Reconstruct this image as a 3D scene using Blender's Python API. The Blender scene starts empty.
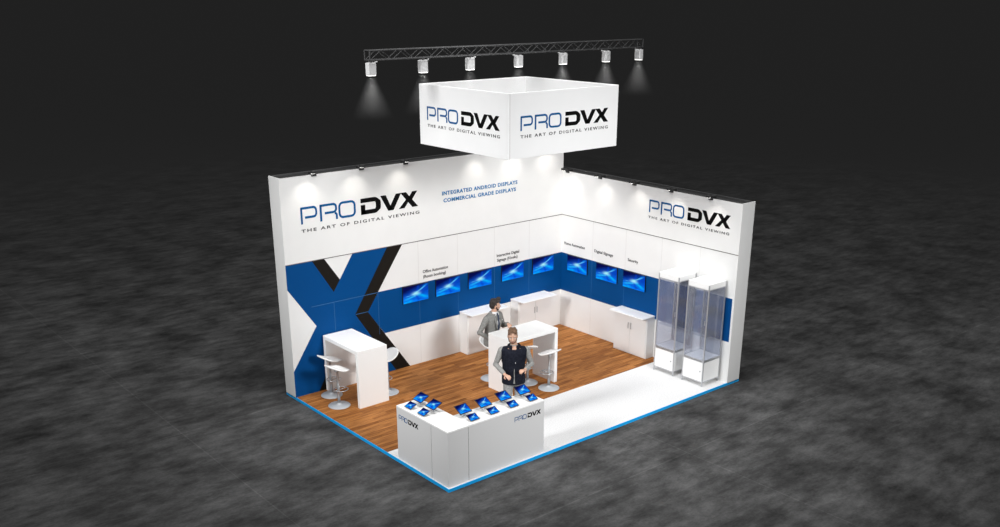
import bpy, bmesh, math, random
from mathutils import Vector, Matrix, noise
random.seed(7)
LK = [.38, 1.74, 1.76, .36, .31, .22, .98]
C = bpy.context.scene.collection
PI = math.pi
sin, cos = math.sin, math.cos

# ------------------------------------------------------------------ materials
def mat(name, col, rough=0.5, metal=0.0, spec=0.5, emit=None, estr=0.0):
    m = bpy.data.materials.new(name); m.use_nodes = True
    b = m.node_tree.nodes['Principled BSDF']
    b.inputs['Base Color'].default_value = (*col, 1)
    b.inputs['Roughness'].default_value = rough
    b.inputs['Metallic'].default_value = metal
    b.inputs['Specular IOR Level'].default_value = spec
    if emit:
        b.inputs['Emission Color'].default_value = (*emit, 1)
        b.inputs['Emission Strength'].default_value = estr
    return m

def nodes(m):
    return m.node_tree.nodes, m.node_tree.links, m.node_tree.nodes['Principled BSDF']

def grain(m, scale, c0, c1, detail=4, bump=0.0, stretch=(1, 1, 1)):
    """vary a material's colour with fine noise (object space)"""
    n, l, b = nodes(m)
    tc = n.new('ShaderNodeTexCoord'); mp = n.new('ShaderNodeMapping'); mp.inputs['Scale'].default_value = stretch
    nz = n.new('ShaderNodeTexNoise'); nz.inputs['Scale'].default_value = scale; nz.inputs['Detail'].default_value = detail
    r = n.new('ShaderNodeValToRGB'); r.color_ramp.elements[0].position = .3; r.color_ramp.elements[1].position = .7
    r.color_ramp.elements[0].color = (*c0, 1); r.color_ramp.elements[1].color = (*c1, 1)
    l.new(tc.outputs['Object'], mp.inputs['Vector']); l.new(mp.outputs['Vector'], nz.inputs['Vector'])
    l.new(nz.outputs['Fac'], r.inputs['Fac']); l.new(r.outputs['Color'], b.inputs['Base Color'])
    if bump:
        bp = n.new('ShaderNodeBump'); bp.inputs['Strength'].default_value = bump; bp.inputs['Distance'].default_value = .01
        l.new(nz.outputs['Fac'], bp.inputs['Height']); l.new(bp.outputs['Normal'], b.inputs['Normal'])
    return m

M = {}
M['white'] = grain(mat('white_panel', (.80, .80, .79), .45, spec=.3), 3, (.79, .79, .78), (.81, .81, .80))
M['fascia'] = grain(mat('white_banner_fabric', (.82, .82, .82), .6, spec=.2), 3, (.85, .85, .85), (.87, .87, .87))
M['gloss'] = mat('white_laminate', (.90, .90, .89), .3, spec=.4)
M['front'] = mat('pale_grey_laminate', (.68, .68, .68), .45, spec=.3)
M['seam'] = mat('panel_gap', (.55, .54, .53), .8)
M['joint'] = mat('dark_joint', (.10, .09, .08), .8)
M['blue'] = mat('blue_print', (.0, .058, .215), .6, spec=.08)
M['blackprint'] = mat('black_print', (.012, .010, .008), .6, spec=.08)
M['logoblue'] = mat('logo_blue', (.003, .085, .26), .6, spec=.05)
M['textblue'] = mat('lettering_blue', (.0, .15, .38), .5, spec=.2)
M['logoblack'] = mat('logo_black', (.004, .004, .004), .6, spec=.05)
M['greytext'] = mat('lettering_grey', (.03, .03, .03), .5, spec=.2)
M['edge'] = mat('blue_edging', (.01, .38, .86), .6, spec=.1)
M['black'] = mat('black_metal', (.012, .012, .012), .5)
M['darkmetal'] = mat('dark_truss_metal', (.055, .055, .056), .5, .2)
M['alu'] = mat('aluminium', (.55, .56, .58), .35, .6)
M['chrome'] = mat('satin_chrome', (.50, .52, .54), .3, .7)
M['basechrome'] = mat('stool_base_steel', (.50, .53, .56), .4, .15)
M['lampwhite'] = mat('lamp_housing', (.74, .74, .74), .4)
M['lens'] = mat('lamp_lens', (.9, .9, .9), .3, emit=(1, .99, .96), estr=3)
M['bezel'] = mat('black_plastic', (.006, .006, .008), .35)
M['skin'] = grain(mat('skin', (.58, .35, .25), .55), 20, (.56, .33, .23), (.62, .38, .28))
M['vest'] = grain(mat('navy_quilted_vest', (.008, .010, .018), .8, spec=.15), 30, (.004, .005, .011), (.014, .016, .026))
M['greyknit'] = grain(mat('grey_jersey', (.27, .27, .26), .85), 60, (.20, .20, .19), (.34, .34, .33))
M['greyjeans'] = grain(mat('grey_trousers', (.28, .28, .28), .85), 50, (.21, .21, .21), (.35, .35, .35))
M['suit'] = grain(mat('grey_checked_suit', (.20, .20, .19), .8), 80, (.13, .13, .125), (.28, .28, .265))
M['shirt'] = mat('white_shirt', (.75, .75, .75), .7)
M['tie'] = mat('navy_tie', (.015, .03, .07), .5)
M['hairbrown'] = grain(mat('light_brown_hair', (.13, .07, .035), .7), 60, (.08, .04, .02), (.18, .10, .055))
M['hairblack'] = grain(mat('black_hair', (.015, .011, .010), .6), 60, (.008, .006, .006), (.03, .02, .016))
M['shoe'] = mat('dark_leather', (.02, .015, .012), .4)
M['eyewhite'] = mat('eye_white', (.7, .7, .68), .3)
M['iris'] = mat('eye_iris', (.03, .02, .015), .3)
M['lip'] = mat('lips', (.35, .13, .11), .5)

def make_concrete():
    m = mat('dark_concrete', (.06, .06, .06), .9, spec=0); n, l, b = nodes(m)
    tc = n.new('ShaderNodeTexCoord')
    def nz(scale, det, rough, st, rot=0):
        mp = n.new('ShaderNodeMapping'); mp.inputs['Scale'].default_value = st; mp.inputs['Rotation'].default_value = (0, 0, rot)
        t = n.new('ShaderNodeTexNoise'); t.inputs['Scale'].default_value = scale
        t.inputs['Detail'].default_value = det; t.inputs['Roughness'].default_value = rough
        l.new(tc.outputs['Object'], mp.inputs['Vector']); l.new(mp.outputs['Vector'], t.inputs['Vector']); return t.outputs['Fac']
    def ramp(src, a, bb, c0, c1):
        r = n.new('ShaderNodeValToRGB'); r.color_ramp.elements[0].position = a; r.color_ramp.elements[1].position = bb
        r.color_ramp.elements[0].color = (c0, c0, c0, 1); r.color_ramp.elements[1].color = (c1, c1, c1, 1)
        l.new(src, r.inputs['Fac']); return r.outputs['Color']
    def mix(kind, a, bb, f=1.0):
        x = n.new('ShaderNodeMixRGB'); x.blend_type = kind; x.inputs['Fac'].default_value = f
        l.new(a, x.inputs['Color1']); l.new(bb, x.inputs['Color2']); return x.outputs['Color']
    big = ramp(nz(.9, 8, .62, (1, 1, 1)), .32, .70, .040, .122)
    fine = ramp(nz(3.2, 10, .7, (.55, 1.5, 1), .9), .36, .66, .62, 1.28)
    tiny = ramp(nz(22, 6, .7, (1, 1, 1)), .3, .7, .85, 1.15)
    c = mix('MULTIPLY', mix('MULTIPLY', big, fine), tiny)
    # slab joints and a few scratches: fine wavering lighter lines
    br = n.new('ShaderNodeTexBrick'); br.offset = 0; br.inputs['Scale'].default_value = 1
    br.inputs['Brick Width'].default_value = 6; br.inputs['Row Height'].default_value = 6
    br.inputs['Mortar Size'].default_value = .012; br.inputs['Mortar Smooth'].default_value = .3
    br.inputs['Color1'].default_value = br.inputs['Color2'].default_value = (1, 1, 1, 1)
    br.inputs['Mortar'].default_value = (1.35, 1.35, 1.35, 1)
    mp = n.new('ShaderNodeMapping'); mp.inputs['Location'].default_value = (2.2, 1.4, 0)
    l.new(tc.outputs['Object'], mp.inputs['Vector']); l.new(mp.outputs['Vector'], br.inputs['Vector'])
    c = mix('MULTIPLY', c, br.outputs['Color'], .8)
    ln = n.new('ShaderNodeVectorMath'); ln.operation = 'DISTANCE'; ln.inputs[1].default_value = (2, 1, 0)
    l.new(tc.outputs['Object'], ln.inputs[0])
    mr = n.new('ShaderNodeMapRange'); mr.inputs['From Min'].default_value = 10; mr.inputs['From Max'].default_value = 34
    l.new(ln.outputs['Value'], mr.inputs['Value'])
    x = n.new('ShaderNodeMixRGB'); l.new(mr.outputs['Result'], x.inputs['Fac']); l.new(c, x.inputs['Color1'])
    x.inputs['Color2'].default_value = (.064, .064, .064, 1)
    l.new(x.outputs['Color'], b.inputs['Base Color']); return m
M['concrete'] = make_concrete()

def make_wood():
    m = mat('oak_strip_flooring', (.35, .15, .05), .6, spec=.1); n, l, b = nodes(m)
    tc = n.new('ShaderNodeTexCoord')
    br = n.new('ShaderNodeTexBrick'); br.inputs['Scale'].default_value = 1; br.offset = .37; br.offset_frequency = 2
    br.inputs['Brick Width'].default_value = .9; br.inputs['Row Height'].default_value = .085
    br.inputs['Mortar Size'].default_value = .0012
    br.inputs['Color1'].default_value = (.25, .092, .023, 1); br.inputs['Color2'].default_value = (.46, .20, .062, 1)
    br.inputs['Mortar'].default_value = (.16, .06, .02, 1)
    l.new(tc.outputs['Object'], br.inputs['Vector'])
    mp = n.new('ShaderNodeMapping'); mp.inputs['Scale'].default_value = (1.2, 14, 1)
    nz = n.new('ShaderNodeTexNoise'); nz.inputs['Scale'].default_value = 2.2; nz.inputs['Detail'].default_value = 6; nz.inputs['Roughness'].default_value = .6
    l.new(tc.outputs['Object'], mp.inputs['Vector']); l.new(mp.outputs['Vector'], nz.inputs['Vector'])
    r = n.new('ShaderNodeValToRGB'); r.color_ramp.elements[0].position = .32; r.color_ramp.elements[1].position = .68
    r.color_ramp.elements[0].color = (.55, .48, .42, 1); r.color_ramp.elements[1].color = (1.3, 1.3, 1.28, 1)
    l.new(nz.outputs['Fac'], r.inputs['Fac'])
    x = n.new('ShaderNodeMixRGB'); x.blend_type = 'MULTIPLY'; x.inputs['Fac'].default_value = 1
    l.new(br.outputs['Color'], x.inputs['Color1']); l.new(r.outputs['Color'], x.inputs['Color2'])
    l.new(x.outputs['Color'], b.inputs['Base Color']); return m
M['wood'] = make_wood()
M['carpet'] = grain(mat('white_carpet', (.80, .80, .80), .95, spec=.1), 45, (.72, .72, .72), (.86, .86, .86), bump=.3)

def make_glass():
    m = bpy.data.materials.new('tinted_glass'); m.use_nodes = True
    n, l = m.node_tree.nodes, m.node_tree.links; n.clear()
    o = n.new('ShaderNodeOutputMaterial'); mx = n.new('ShaderNodeMixShader'); mx2 = n.new('ShaderNodeMixShader')
    t = n.new('ShaderNodeBsdfTransparent'); t.inputs['Color'].default_value = (.90, .915, .95, 1)
    d = n.new('ShaderNodeBsdfDiffuse'); d.inputs['Color'].default_value = (.70, .73, .82, 1)
    g = n.new('ShaderNodeBsdfGlossy'); g.inputs['Roughness'].default_value = .05
    mx.inputs['Fac'].default_value = .085; mx2.inputs['Fac'].default_value = .05
    l.new(t.outputs[0], mx.inputs[1]); l.new(d.outputs[0], mx.inputs[2])
    l.new(mx.outputs[0], mx2.inputs[1]); l.new(g.outputs[0], mx2.inputs[2]); l.new(mx2.outputs[0], o.inputs['Surface'])
    return m
M['glass'] = make_glass()

def make_screen():
    m = bpy.data.materials.new('lit_screen'); m.use_nodes = True
    n, l, b = nodes(m)
    at = n.new('ShaderNodeAttribute'); at.attribute_name = 'picture'
    b.inputs['Base Color'].default_value = (.002, .002, .004, 1); b.inputs['Roughness'].default_value = .35
    b.inputs['Specular IOR Level'].default_value = .0
    l.new(at.outputs['Color'], b.inputs['Emission Color']); b.inputs['Emission Strength'].default_value = 1.0
    return m
M['screen'] = make_screen()

def make_haze():
    m = bpy.data.materials.new('thin_haze'); m.use_nodes = True
    n, l = m.node_tree.nodes, m.node_tree.links; n.clear()
    o = n.new('ShaderNodeOutputMaterial'); v = n.new('ShaderNodeVolumeScatter'); v.inputs['Density'].default_value = .2
    v.inputs['Anisotropy'].default_value = 0
    # object space: z runs 0 (lamp) to -1 m, thinning downwards and outwards
    tc = n.new('ShaderNodeTexCoord'); sp = n.new('ShaderNodeSeparateXYZ'); l.new(tc.outputs['Object'], sp.inputs[0])
    def mth(op, a, b_=None):
        x = n.new('ShaderNodeMath'); x.operation = op; x.use_clamp = False
        for i, s in enumerate((a, b_)):
            if s is None: continue
            if isinstance(s, (int, float)): x.inputs[i].default_value = s
            else: l.new(s, x.inputs[i])
        return x.outputs[0]
    down = mth('MULTIPLY', sp.outputs['Z'], -1.0)
    rr = mth('SQRT', mth('ADD', mth('POWER', sp.outputs['X'], 2), mth('POWER', sp.outputs['Y'], 2)))
    rad = mth('ADD', mth('MULTIPLY', down, .48), .07)
    edge = mth('MAXIMUM', mth('SUBTRACT', 1.0, mth('POWER', mth('DIVIDE', rr, rad), 2)), 0.0)
    fall = mth('POWER', mth('MAXIMUM', mth('SUBTRACT', 1.0, mth('DIVIDE', down, HAZE_L)), 0.0), 1.5)
    den = mth('MULTIPLY', mth('MULTIPLY', edge, fall), HAZE_D)
    l.new(den, v.inputs['Density']); l.new(v.outputs[0], o.inputs['Volume']); return m
HAZE_L = .62; HAZE_D = 1.15
M['haze'] = make_haze()

# ------------------------------------------------------------------ mesh helpers
def link(name, me, m, parent=None, smooth=False):
    o = bpy.data.objects.new(name, me); C.objects.link(o)
    if m is not None: me.materials.append(m)
    if parent is not None: o.parent = parent
    if smooth:
        for p in me.polygons: p.use_smooth = True
    return o
def from_bm(name, bm, m, parent=None, smooth=False):
    bmesh.ops.recalc_face_normals(bm, faces=bm.faces)
    me = bpy.data.meshes.new(name); bm.to_mesh(me); bm.free()
    return link(name, me, m, parent, smooth)
def add_box(bm, a, b, bev=0.0):
    r = bmesh.ops.create_cube(bm, size=1)
    vs = r['verts']
    for v in vs:
        v.co = Vector([(a[i] + b[i]) / 2 + v.co[i] * (b[i] - a[i]) for i in range(3)])
    if bev:
        es = list({e for v in vs for e in v.link_edges})
        bmesh.ops.bevel(bm, geom=es, offset=bev, segments=1, affect='EDGES')
def box(name, a, b, m, parent=None, bev=0.0):
    bm = bmesh.new(); add_box(bm, a, b, bev); return from_bm(name, bm, m, parent)
def add_tube(bm, p0, p1, r0, r1=None, n=12, cap=True):
    r1 = r0 if r1 is None else r1
    p0, p1 = Vector(p0), Vector(p1); d = (p1 - p0).normalized()
    u = d.orthogonal().normalized(); w = d.cross(u)
    A = [bm.verts.new(p0 + (u * cos(2 * PI * i / n) + w * sin(2 * PI * i / n)) * r0) for i in range(n)]
    B = [bm.verts.new(p1 + (u * cos(2 * PI * i / n) + w * sin(2 * PI * i / n)) * r1) for i in range(n)]
    for i in range(n):
        j = (i + 1) % n; bm.faces.new((A[i], A[j], B[j], B[i]))
    if cap: bm.faces.new(A[::-1]); bm.faces.new(B)
def add_lathe(bm, prof, cx=0, cy=0, n=32):
    rings = []
    for r, z in prof:
        rings.append([bm.verts.new((cx + r * cos(2 * PI * i / n), cy + r * sin(2 * PI * i / n), z)) for i in range(n)] if r > 1e-6
                     else [bm.verts.new((cx, cy, z))])
    for A, B in zip(rings, rings[1:]):
        for i in range(n):
            j = (i + 1) % n
            if len(A) == 1 and len(B) == 1: continue
            if len(A) == 1: bm.faces.new((A[0], B[j], B[i]))
            elif len(B) == 1: bm.faces.new((A[i], A[j], B[0]))
            else: bm.faces.new((A[i], A[j], B[j], B[i]))
def tag(o, label=None, cat=None, group=None, kind=None):
    if label: o['label'] = label
    if cat: o['category'] = cat
    if group: o['group'] = group
    if kind: o['kind'] = kind
    return o
def thing(name, loc, rz=0, label=None, cat=None, group=None):
    o = bpy.data.objects.new(name, None); C.objects.link(o); o.empty_display_size = .1
    o.location = loc; o.rotation_euler = (0, 0, rz); return tag(o, label, cat, group)
def copy_tree(o, loc=None, rz=None, label=None):
    c = o.copy(); C.objects.link(c)
    if loc is not None: c.location = loc
    if rz is not None: c.rotation_euler = (0, 0, rz)
    if label: c['label'] = label
    for ch in list(o.children):
        d = ch.copy(); C.objects.link(d); d.parent = c
        for g in list(ch.children):
            e = g.copy(); C.objects.link(e); e.parent = d
    return c

class Plane:
    """a drawing plane on a surface: u along U, v up, w outwards"""
    def __init__(s, O, U, N): s.O, s.U, s.N = Vector(O), Vector(U), Vector(N)
    def __call__(s, u, v, w=0): return s.O + s.U * u + Vector((0, 0, 1)) * v + s.N * w

def add_poly(bm, pl, pts, w0, w1):
    A = [bm.verts.new(pl(u, v, w0)) for u, v in pts]; B = [bm.verts.new(pl(u, v, w1)) for u, v in pts]
    n = len(pts)
    bm.faces.new(A[::-1]); bm.faces.new(B)
    for i in range(n):
        j = (i + 1) % n; bm.faces.new((A[i], A[j], B[j], B[i]))
def poly(name, pl, polys, m, parent, w0=0.0, w1=.003):
    bm = bmesh.new()
    for pts in polys: add_poly(bm, pl, pts, w0, w1)
    bmesh.ops.triangulate(bm, faces=[f for f in bm.faces if len(f.verts) > 4])
    return from_bm(name, bm, m, parent)
def stroke_pts(path, w, closed=False):
    """list of quads following a path with mitred corners"""
    P = [Vector(p) for p in path]; n = len(P); L, R = [], []
    for i in range(n):
        a = P[i - 1] if (i > 0 or closed) else None
        c = P[(i + 1) % n] if (i < n - 1 or closed) else None
        d0 = (P[i] - a).normalized() if a is not None else (c - P[i]).normalized()
        d1 = (c - P[i]).normalized() if c is not None else d0
        n0 = Vector((-d0.y, d0.x)); n1 = Vector((-d1.y, d1.x)); t = (n0 + n1).normalized()
        k = (w / 2) / max(t.dot(n0), .4)
        L.append(P[i] + t * k); R.append(P[i] - t * k)
    q = []
    for i in range(n if closed else n - 1):
        j = (i + 1) % n; q.append([tuple(R[i]), tuple(R[j]), tuple(L[j]), tuple(L[i])])
    return q
def arc(cx, cy, r, a0, a1, n=5, ry=None):
    ry = r if ry is None else ry
    return [(cx + r * cos(math.radians(a0 + (a1 - a0) * i / n)), cy + ry * sin(math.radians(a0 + (a1 - a0) * i / n))) for i in range(n + 1)]

def logo(pl, x0, z0, W, H, parent, tagline=None):
    """blue outline PRO and heavy black DVX; x0,z0 lower left of the letters"""
    k = W / 8.2
    def shift(u):                                  # letter spacing of the wordmark
        if u < 1.3: return u * .92
        if u < 2.65: return u - .13
        if u < 4.0: return u - .21
        if u < 5.53: return u - .17
        return u - .08 * max(0, min(1, (6.9 - u) / .5))
    T = lambda polys: [[(x0 + shift(u) * k, z0 + v * H) for u, v in p] for p in polys]
    w = .135
    blue = []
    blue += stroke_pts([(.06, 0), (.06, .94)] , w)
    blue += stroke_pts([(0.0, .94)] + arc(.92, .72, .2, 90, 0, 5, .22) + arc(.92, .58, .2, 0, -90, 5, .2) + [(.30, .38)], w)
    blue += stroke_pts([(1.46, 0), (1.46, .94)], w)
    blue += stroke_pts([(1.40, .94)] + arc(2.30, .74, .2, 90, 0, 5, .2) + arc(2.30, .66, .2, 0, -90, 5, .2) + [(1.72, .46)], w)
    blue += stroke_pts(arc(2.32, .25, .2, 68, 0, 5, .15) + [(2.52, 0)], w)
    o = arc(3.62, .70, .24, 90, 0, 4) + arc(3.62, .30, .24, 0, -90, 4) + arc(3.04, .30, .24, 270, 180, 4) + arc(3.04, .70, .24, 180, 90, 4)
    blue += stroke_pts(o, w, True)
    poly('logo_blue_letters', pl, T(blue), M['logoblue'], parent)
    s = .27; blk = []
    blk += stroke_pts([(4.25, .865)] + arc(5.22, .62, .24, 90, 0, 4, .245) + arc(5.22, .38, .24, 0, -90, 4, .245) + [(4.25, .135)], s)
    blk += [[(4.25, 0), (4.56, 0), (4.56, .60), (4.25, .60)]]
    blk += [[(5.58, 1), (5.98, 1), (6.42, .02), (6.12, 0)], [(6.12, 0), (6.50, 0), (7.04, 1), (6.68, 1)]]
    blk += [[(6.98, 1), (7.40, 1), (8.30, 0), (7.86, 0)], [(6.84, 0), (7.26, 0), (7.62, .44), (7.42, .56)], [(7.80, .46), (7.98, .56), (8.26, 1), (7.90, 1)][::1],
            [(7.58, .62), (7.80, .42), (8.26, 1), (7.88, 1)]]
    blk = blk[:-2] + [blk[-1]]
    poly('logo_black_letters', pl, T(blk), M['logoblack'], parent, 0, .003)
    if tagline: lettering('tagline', pl, 'THE ART OF DIGITAL VIEWING', x0 + tagline[0], z0 + tagline[1], tagline[2], tagline[3], M['greytext'], parent, spacing=1.35)

def lettering(name, pl, text, x0, z0, W, H, m, parent, spacing=1.0, bold=0.014):
    cu = bpy.data.curves.new('t', 'FONT'); cu.body = text; cu.size = 1; cu.space_character = spacing; cu.offset = bold; cu.resolution_u = 3
    ob = bpy.data.objects.new('t', cu); C.objects.link(ob)
    dg = bpy.context.evaluated_depsgraph_get(); me = bpy.data.meshes.new_from_object(ob.evaluated_get(dg))
    bpy.data.objects.remove(ob); bpy.data.curves.remove(cu)
    xs = [v.co.x for v in me.vertices]; sx = W / (max(xs) - min(xs)); mx = min(xs)
    cap = .729 + 2 * bold; sz = H / cap
    bm = bmesh.new(); bm.from_mesh(me)
    ex = bmesh.ops.extrude_face_region(bm, geom=list(bm.faces))
    for v in [g for g in ex['geom'] if isinstance(g, bmesh.types.BMVert)]: v.co.z += 1
    for v in bm.verts: v.co = pl(x0 + (v.co.x - mx) * sx, z0 + v.co.y * sz, .003 * v.co.z)
    bpy.data.meshes.remove(me)
    return from_bm(name, bm, m, parent)

# ------------------------------------------------------------------ setting
GZ = -.05                         # hall floor; the stand's platform top is z = 0
TW = .363                         # wall thickness
LY, RX = 5 - TW, 7 - TW           # faces of the two walls
HL, HR, HJ = 4.006, 3.43, 2.488

me = bpy.data.meshes.new('floor')
me.from_pydata([(-400, -60, GZ), (3000, -60, GZ), (3000, 3000, GZ), (-400, 3000, GZ)], [], [(0, 1, 2, 3)])
tag(link('floor', me, M['concrete']), kind='structure')

pf = box('floor', (0.012, 0.012, GZ), (7 - .012, 5, -.012), M['gloss']); pf.name = 'floor_platform'; tag(pf, kind='structure')
o = box('floor_carpet', (.012, .012, -.012), (6.988, 1.66, 0), M['carpet']); tag(o, kind='structure')
o = box('floor_wood', (.012, 1.66, -.012), (RX, LY, 0), M['wood']); tag(o, kind='structure')
bm = bmesh.new()
add_box(bm, (0, 0, GZ), (7, .012, -.001)); add_box(bm, (0, .012, GZ), (.012, 5, -.001)); add_box(bm, (6.988, .012, GZ), (7, 5, -.001))
tag(from_bm('trim_1', bm, M['edge']), kind='structure')

def wall(name, a, b, h, inner):
    bm = bmesh.new(); add_box(bm, (a[0], a[1], -.012), (b[0], b[1], h - .02)); w = from_bm(name, bm, M['white']); tag(w, kind='structure')
    return w
wl = wall('wall_left', (0, LY), (RX, 5), HL, None)
wr = wall('wall_right', (RX, 0), (7, 5), HR, None)
# thin raised rims round the dark open tops
bm = bmesh.new()
add_box(bm, (0, LY, HL - .02), (RX, LY + .006, HL - .004)); add_box(bm, (0, LY + .006, HL - .02), (.02, 5, HL)); add_box(bm, (RX - .02, LY + .006, HL - .02), (RX, 5, HL))
from_bm('rim', bm, M['white'], wl)
box('dark_top', (.02, LY + .006, HL - .02), (RX - .02, 5, HL - .012), M['black'], wl)
box('top_rail', (.02, 4.90, HL - .012), (RX - .02, 4.93, HL + .012), M['darkmetal'], wl)
bm = bmesh.new()
add_box(bm, (RX, 0, HR - .02), (RX + .006, 5, HR - .004)); add_box(bm, (RX + .006, 0, HR - .02), (7, .02, HR))
from_bm('rim', bm, M['white'], wr)
box('dark_top', (RX + .006, .02, HR - .02), (7, 5, HR - .012), M['black'], wr)
box('top_rail', (6.90, .02, HR - .012), (6.93, 5, HR + .012), M['darkmetal'], wr)

PL = Plane((0, LY, 0), (1, 0, 0), (0, -1, 0))          # left wall: u = x
PR = Plane((RX, LY, 0), (0, -1, 0), (-1, 0, 0))        # right wall: u = LY - y
ru = lambda y: LY - y
# printed graphics
XB = [[(0, HJ), (.52, HJ), (.925, 1.84), (1.07, 2.05), (1.365, HJ), (2.12, HJ), (1.35, 1.32), (2.21, 0), (1.41, 0), (1.07, .52), (.93, .75), (.49, 0), (0, 0), (0, .50), (.526, 1.271), (0, 2.044)]]
bm = bmesh.new()
def tri_poly(bm, pl, pts, w):
    vs = [bm.verts.new(pl(u, v, w)) for u, v in pts]; bm.faces.new(vs)
from mathutils.geometry import tessellate_polygon
def flat(name, pl, polys, m, parent, w=.003):
    bm = bmesh.new()
    for pts in polys:
        A = [bm.verts.new(pl(u, v, w)) for u, v in pts]; B = [bm.verts.new(pl(u, v, 0)) for u, v in pts]
        for t in tessellate_polygon([[Vector((u, v, 0)) for u, v in pts]]):
            bm.faces.new([A[i] for i in t])
        for i in range(len(pts)):
            j = (i + 1) % len(pts); bm.faces.new((A[i], A[j], B[j], B[i]))
    return from_bm(name, bm, m, parent)
flat('blue_cross', PL, XB, M['blue'], wl)
flat('black_cross_shadow', PL, [[(.52, HJ), (.77, HJ), (1.07, 2.05), (.925, 1.84)], [(2.12, HJ), (2.462, HJ), (1.877, 1.66), (1.632, 1.31), (2.55, 0), (2.21, 0), (1.35, 1.32)],
     [(.49, 0), (.86, 0), (1.14, .42), (1.07, .52), (.93, .75)]], M['blackprint'], wl, .003)
SB, ST = .812, 1.655
flat('blue_band', PL, [[(1.877, ST), (RX - .001, ST), (RX - .001, SB), (1.985, SB), (1.632, 1.31)]], M['blue'], wl)
flat('blue_band', PR, [[(.004, ST), (ru(.045), ST), (ru(.045), SB), (.004, SB)]], M['blue'], wr)
def strips(name, pl, rects, m, parent, w=.0045): 
    bm = bmesh.new()
    for (u0, v0, u1, v1) in rects: add_poly(bm, pl, [(u0, v0), (u1, v0), (u1, v1), (u0, v1)], 0, w)
    return from_bm(name, bm, m, parent)
PJ = [.955 * i + .915 for i in range(6)]
strips('long_joint', PL, [(0, HJ - .006, RX - .003, HJ + .006)], M['joint'], wl, .0035)
strips('long_joint', PR, [(.003, HJ - .006, ru(0), HJ + .006)], M['joint'], wr, .0035)
seamw = mat('white_seam', (.69, .68, .67), .8); seamb = mat('blue_seam', (.02, .12, .30), .7)
strips('panel_seams', PL, [(u - .004, z0, u + .004, z1) for u in PJ[1:] for z0, z1 in ((ST, HJ - .01), (.02, SB))] , seamw, wl, .002)
strips('panel_seams', PL, [(.45, ST - .012, 1.86, ST - .002), (1.36, 1.312, 1.63, 1.322)] + [(u - .003, SB, u + .003, ST) for u in PJ], seamb, wl, .0038)
YR = [ru(3.69), ru(2.75), ru(1.80), ru(.86)]
strips('panel_seams', PR, [(u - .004, z0, u + .004, z1) for u in YR for z0, z1 in ((ST, HJ - .01), (.02, SB))], seamw, wr, .002)
strips('panel_seams', PR, [(u - .003, SB, u + .003, ST) for u in YR], seamb, wr, .0038)
# lettering on the walls
logo(PL, .37, 3.165, 2.46, .295, wl, (-.005, -.145, 2.52, .058))
lettering('blue_lettering', PL, 'INTEGRATED ANDROID DISPLAYS', 3.43, 3.295, 1.92, .080, M['textblue'], wl, 1.12, .034)
lettering('blue_lettering', PL, 'COMMERCIAL GRADE DISPLAYS', 3.46, 3.155, 1.85, .080, M['textblue'], wl, 1.12, .034)
lettering('heading', PL, 'Office Automation', 2.925, 1.835, .61, .065, M['greytext'], wl)
lettering('heading', PL, '(Room booking)', 2.93, 1.735, .55, .065, M['greytext'], wl)
lettering('heading', PL, 'Interactive Digital', 4.80, 1.845, .61, .065, M['greytext'], wl)
lettering('heading', PL, 'Signage (Kiosks)', 4.805, 1.745, .56, .065, M['greytext'], wl)
logo(PR, ru(2.185), 2.935, 1.93, .245, wr, (-.01, -.118, 1.95, .05))
lettering('heading', PR, 'Home Automation', ru(4.55), 1.85, .63, .065, M['greytext'], wr)
lettering('heading', PR, 'Digital Signage', ru(3.635), 1.85, .54, .065, M['greytext'], wr)
lettering('heading', PR, 'Security', ru(2.68), 1.85, .28, .065, M['greytext'], wr)

# ------------------------------------------------------------------ arm spotlights on top of the walls
def make_armlight():
    t = thing('arm_spotlight', (0, 0, 0), 0, '', 'spotlight', 'black arm spotlights along the wall tops')
    bm = bmesh.new(); add_box(bm, (.075, -.024, -.034), (.175, .10, .038), .006); from_bm('clamp', bm, M['black'], t)
    bm = bmesh.new(); add_tube(bm, (.12, .03, .03), (.02, -.16, .085), .009, n=8); add_tube(bm, (.02, -.16, .085), (-.05, -.29, .10), .009, n=8); from_bm('arm', bm, M['black'], t)
    bm = bmesh.new(); add_box(bm, (-.09, -.335, .070), (-.01, -.265, .118), .008); h = from_bm('lamp_head', bm, M['black'], t)
    bm = bmesh.new(); add_box(bm, (-.08, -.315, .065), (-.02, -.285, .071)); from_bm('lens', bm, M['lens'], h)
    return t
arm0 = make_armlight()
lx = [.55, 1.52, 2.48, 4.28, 5.24, 6.18]
llab = ['black arm spotlight on the tall wall, nearest its free outer end', 'black arm spotlight on the tall wall above the O of its large logo',
        'black arm spotlight on the tall wall above the X of its large logo', 'black arm spotlight on the tall wall hidden behind the hanging cube, leftmost of these',
        'black arm spotlight on the tall wall behind the hanging cube, middle one there', 'black arm spotlight on the tall wall nearest the inner corner']
rl = [4.37, 3.41, 2.47, 1.53, .59]
rlab = ['black arm spotlight on the lower wall right at the inner corner', 'second black arm spotlight on the lower wall from the inner corner',
        'black arm spotlight on the lower wall just left of the logo there', 'black arm spotlight on the lower wall above the middle of the logo',
        'black arm spotlight on the lower wall nearest its free front end']
def spot(name, loc, target, power, size, blend, rad=.03, col=(1, .96, .9)):
    d = bpy.data.lights.new(name, 'SPOT'); d.energy = power; d.spot_size = math.radians(size); d.spot_blend = blend
    d.shadow_soft_size = rad; d.color = col
    o = bpy.data.objects.new(name, d); C.objects.link(o); o.location = loc
    o.rotation_euler = (Vector(target) - Vector(loc)).to_track_quat('-Z', 'Y').to_euler(); return o
WARM = (1, .95, .88)
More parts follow.
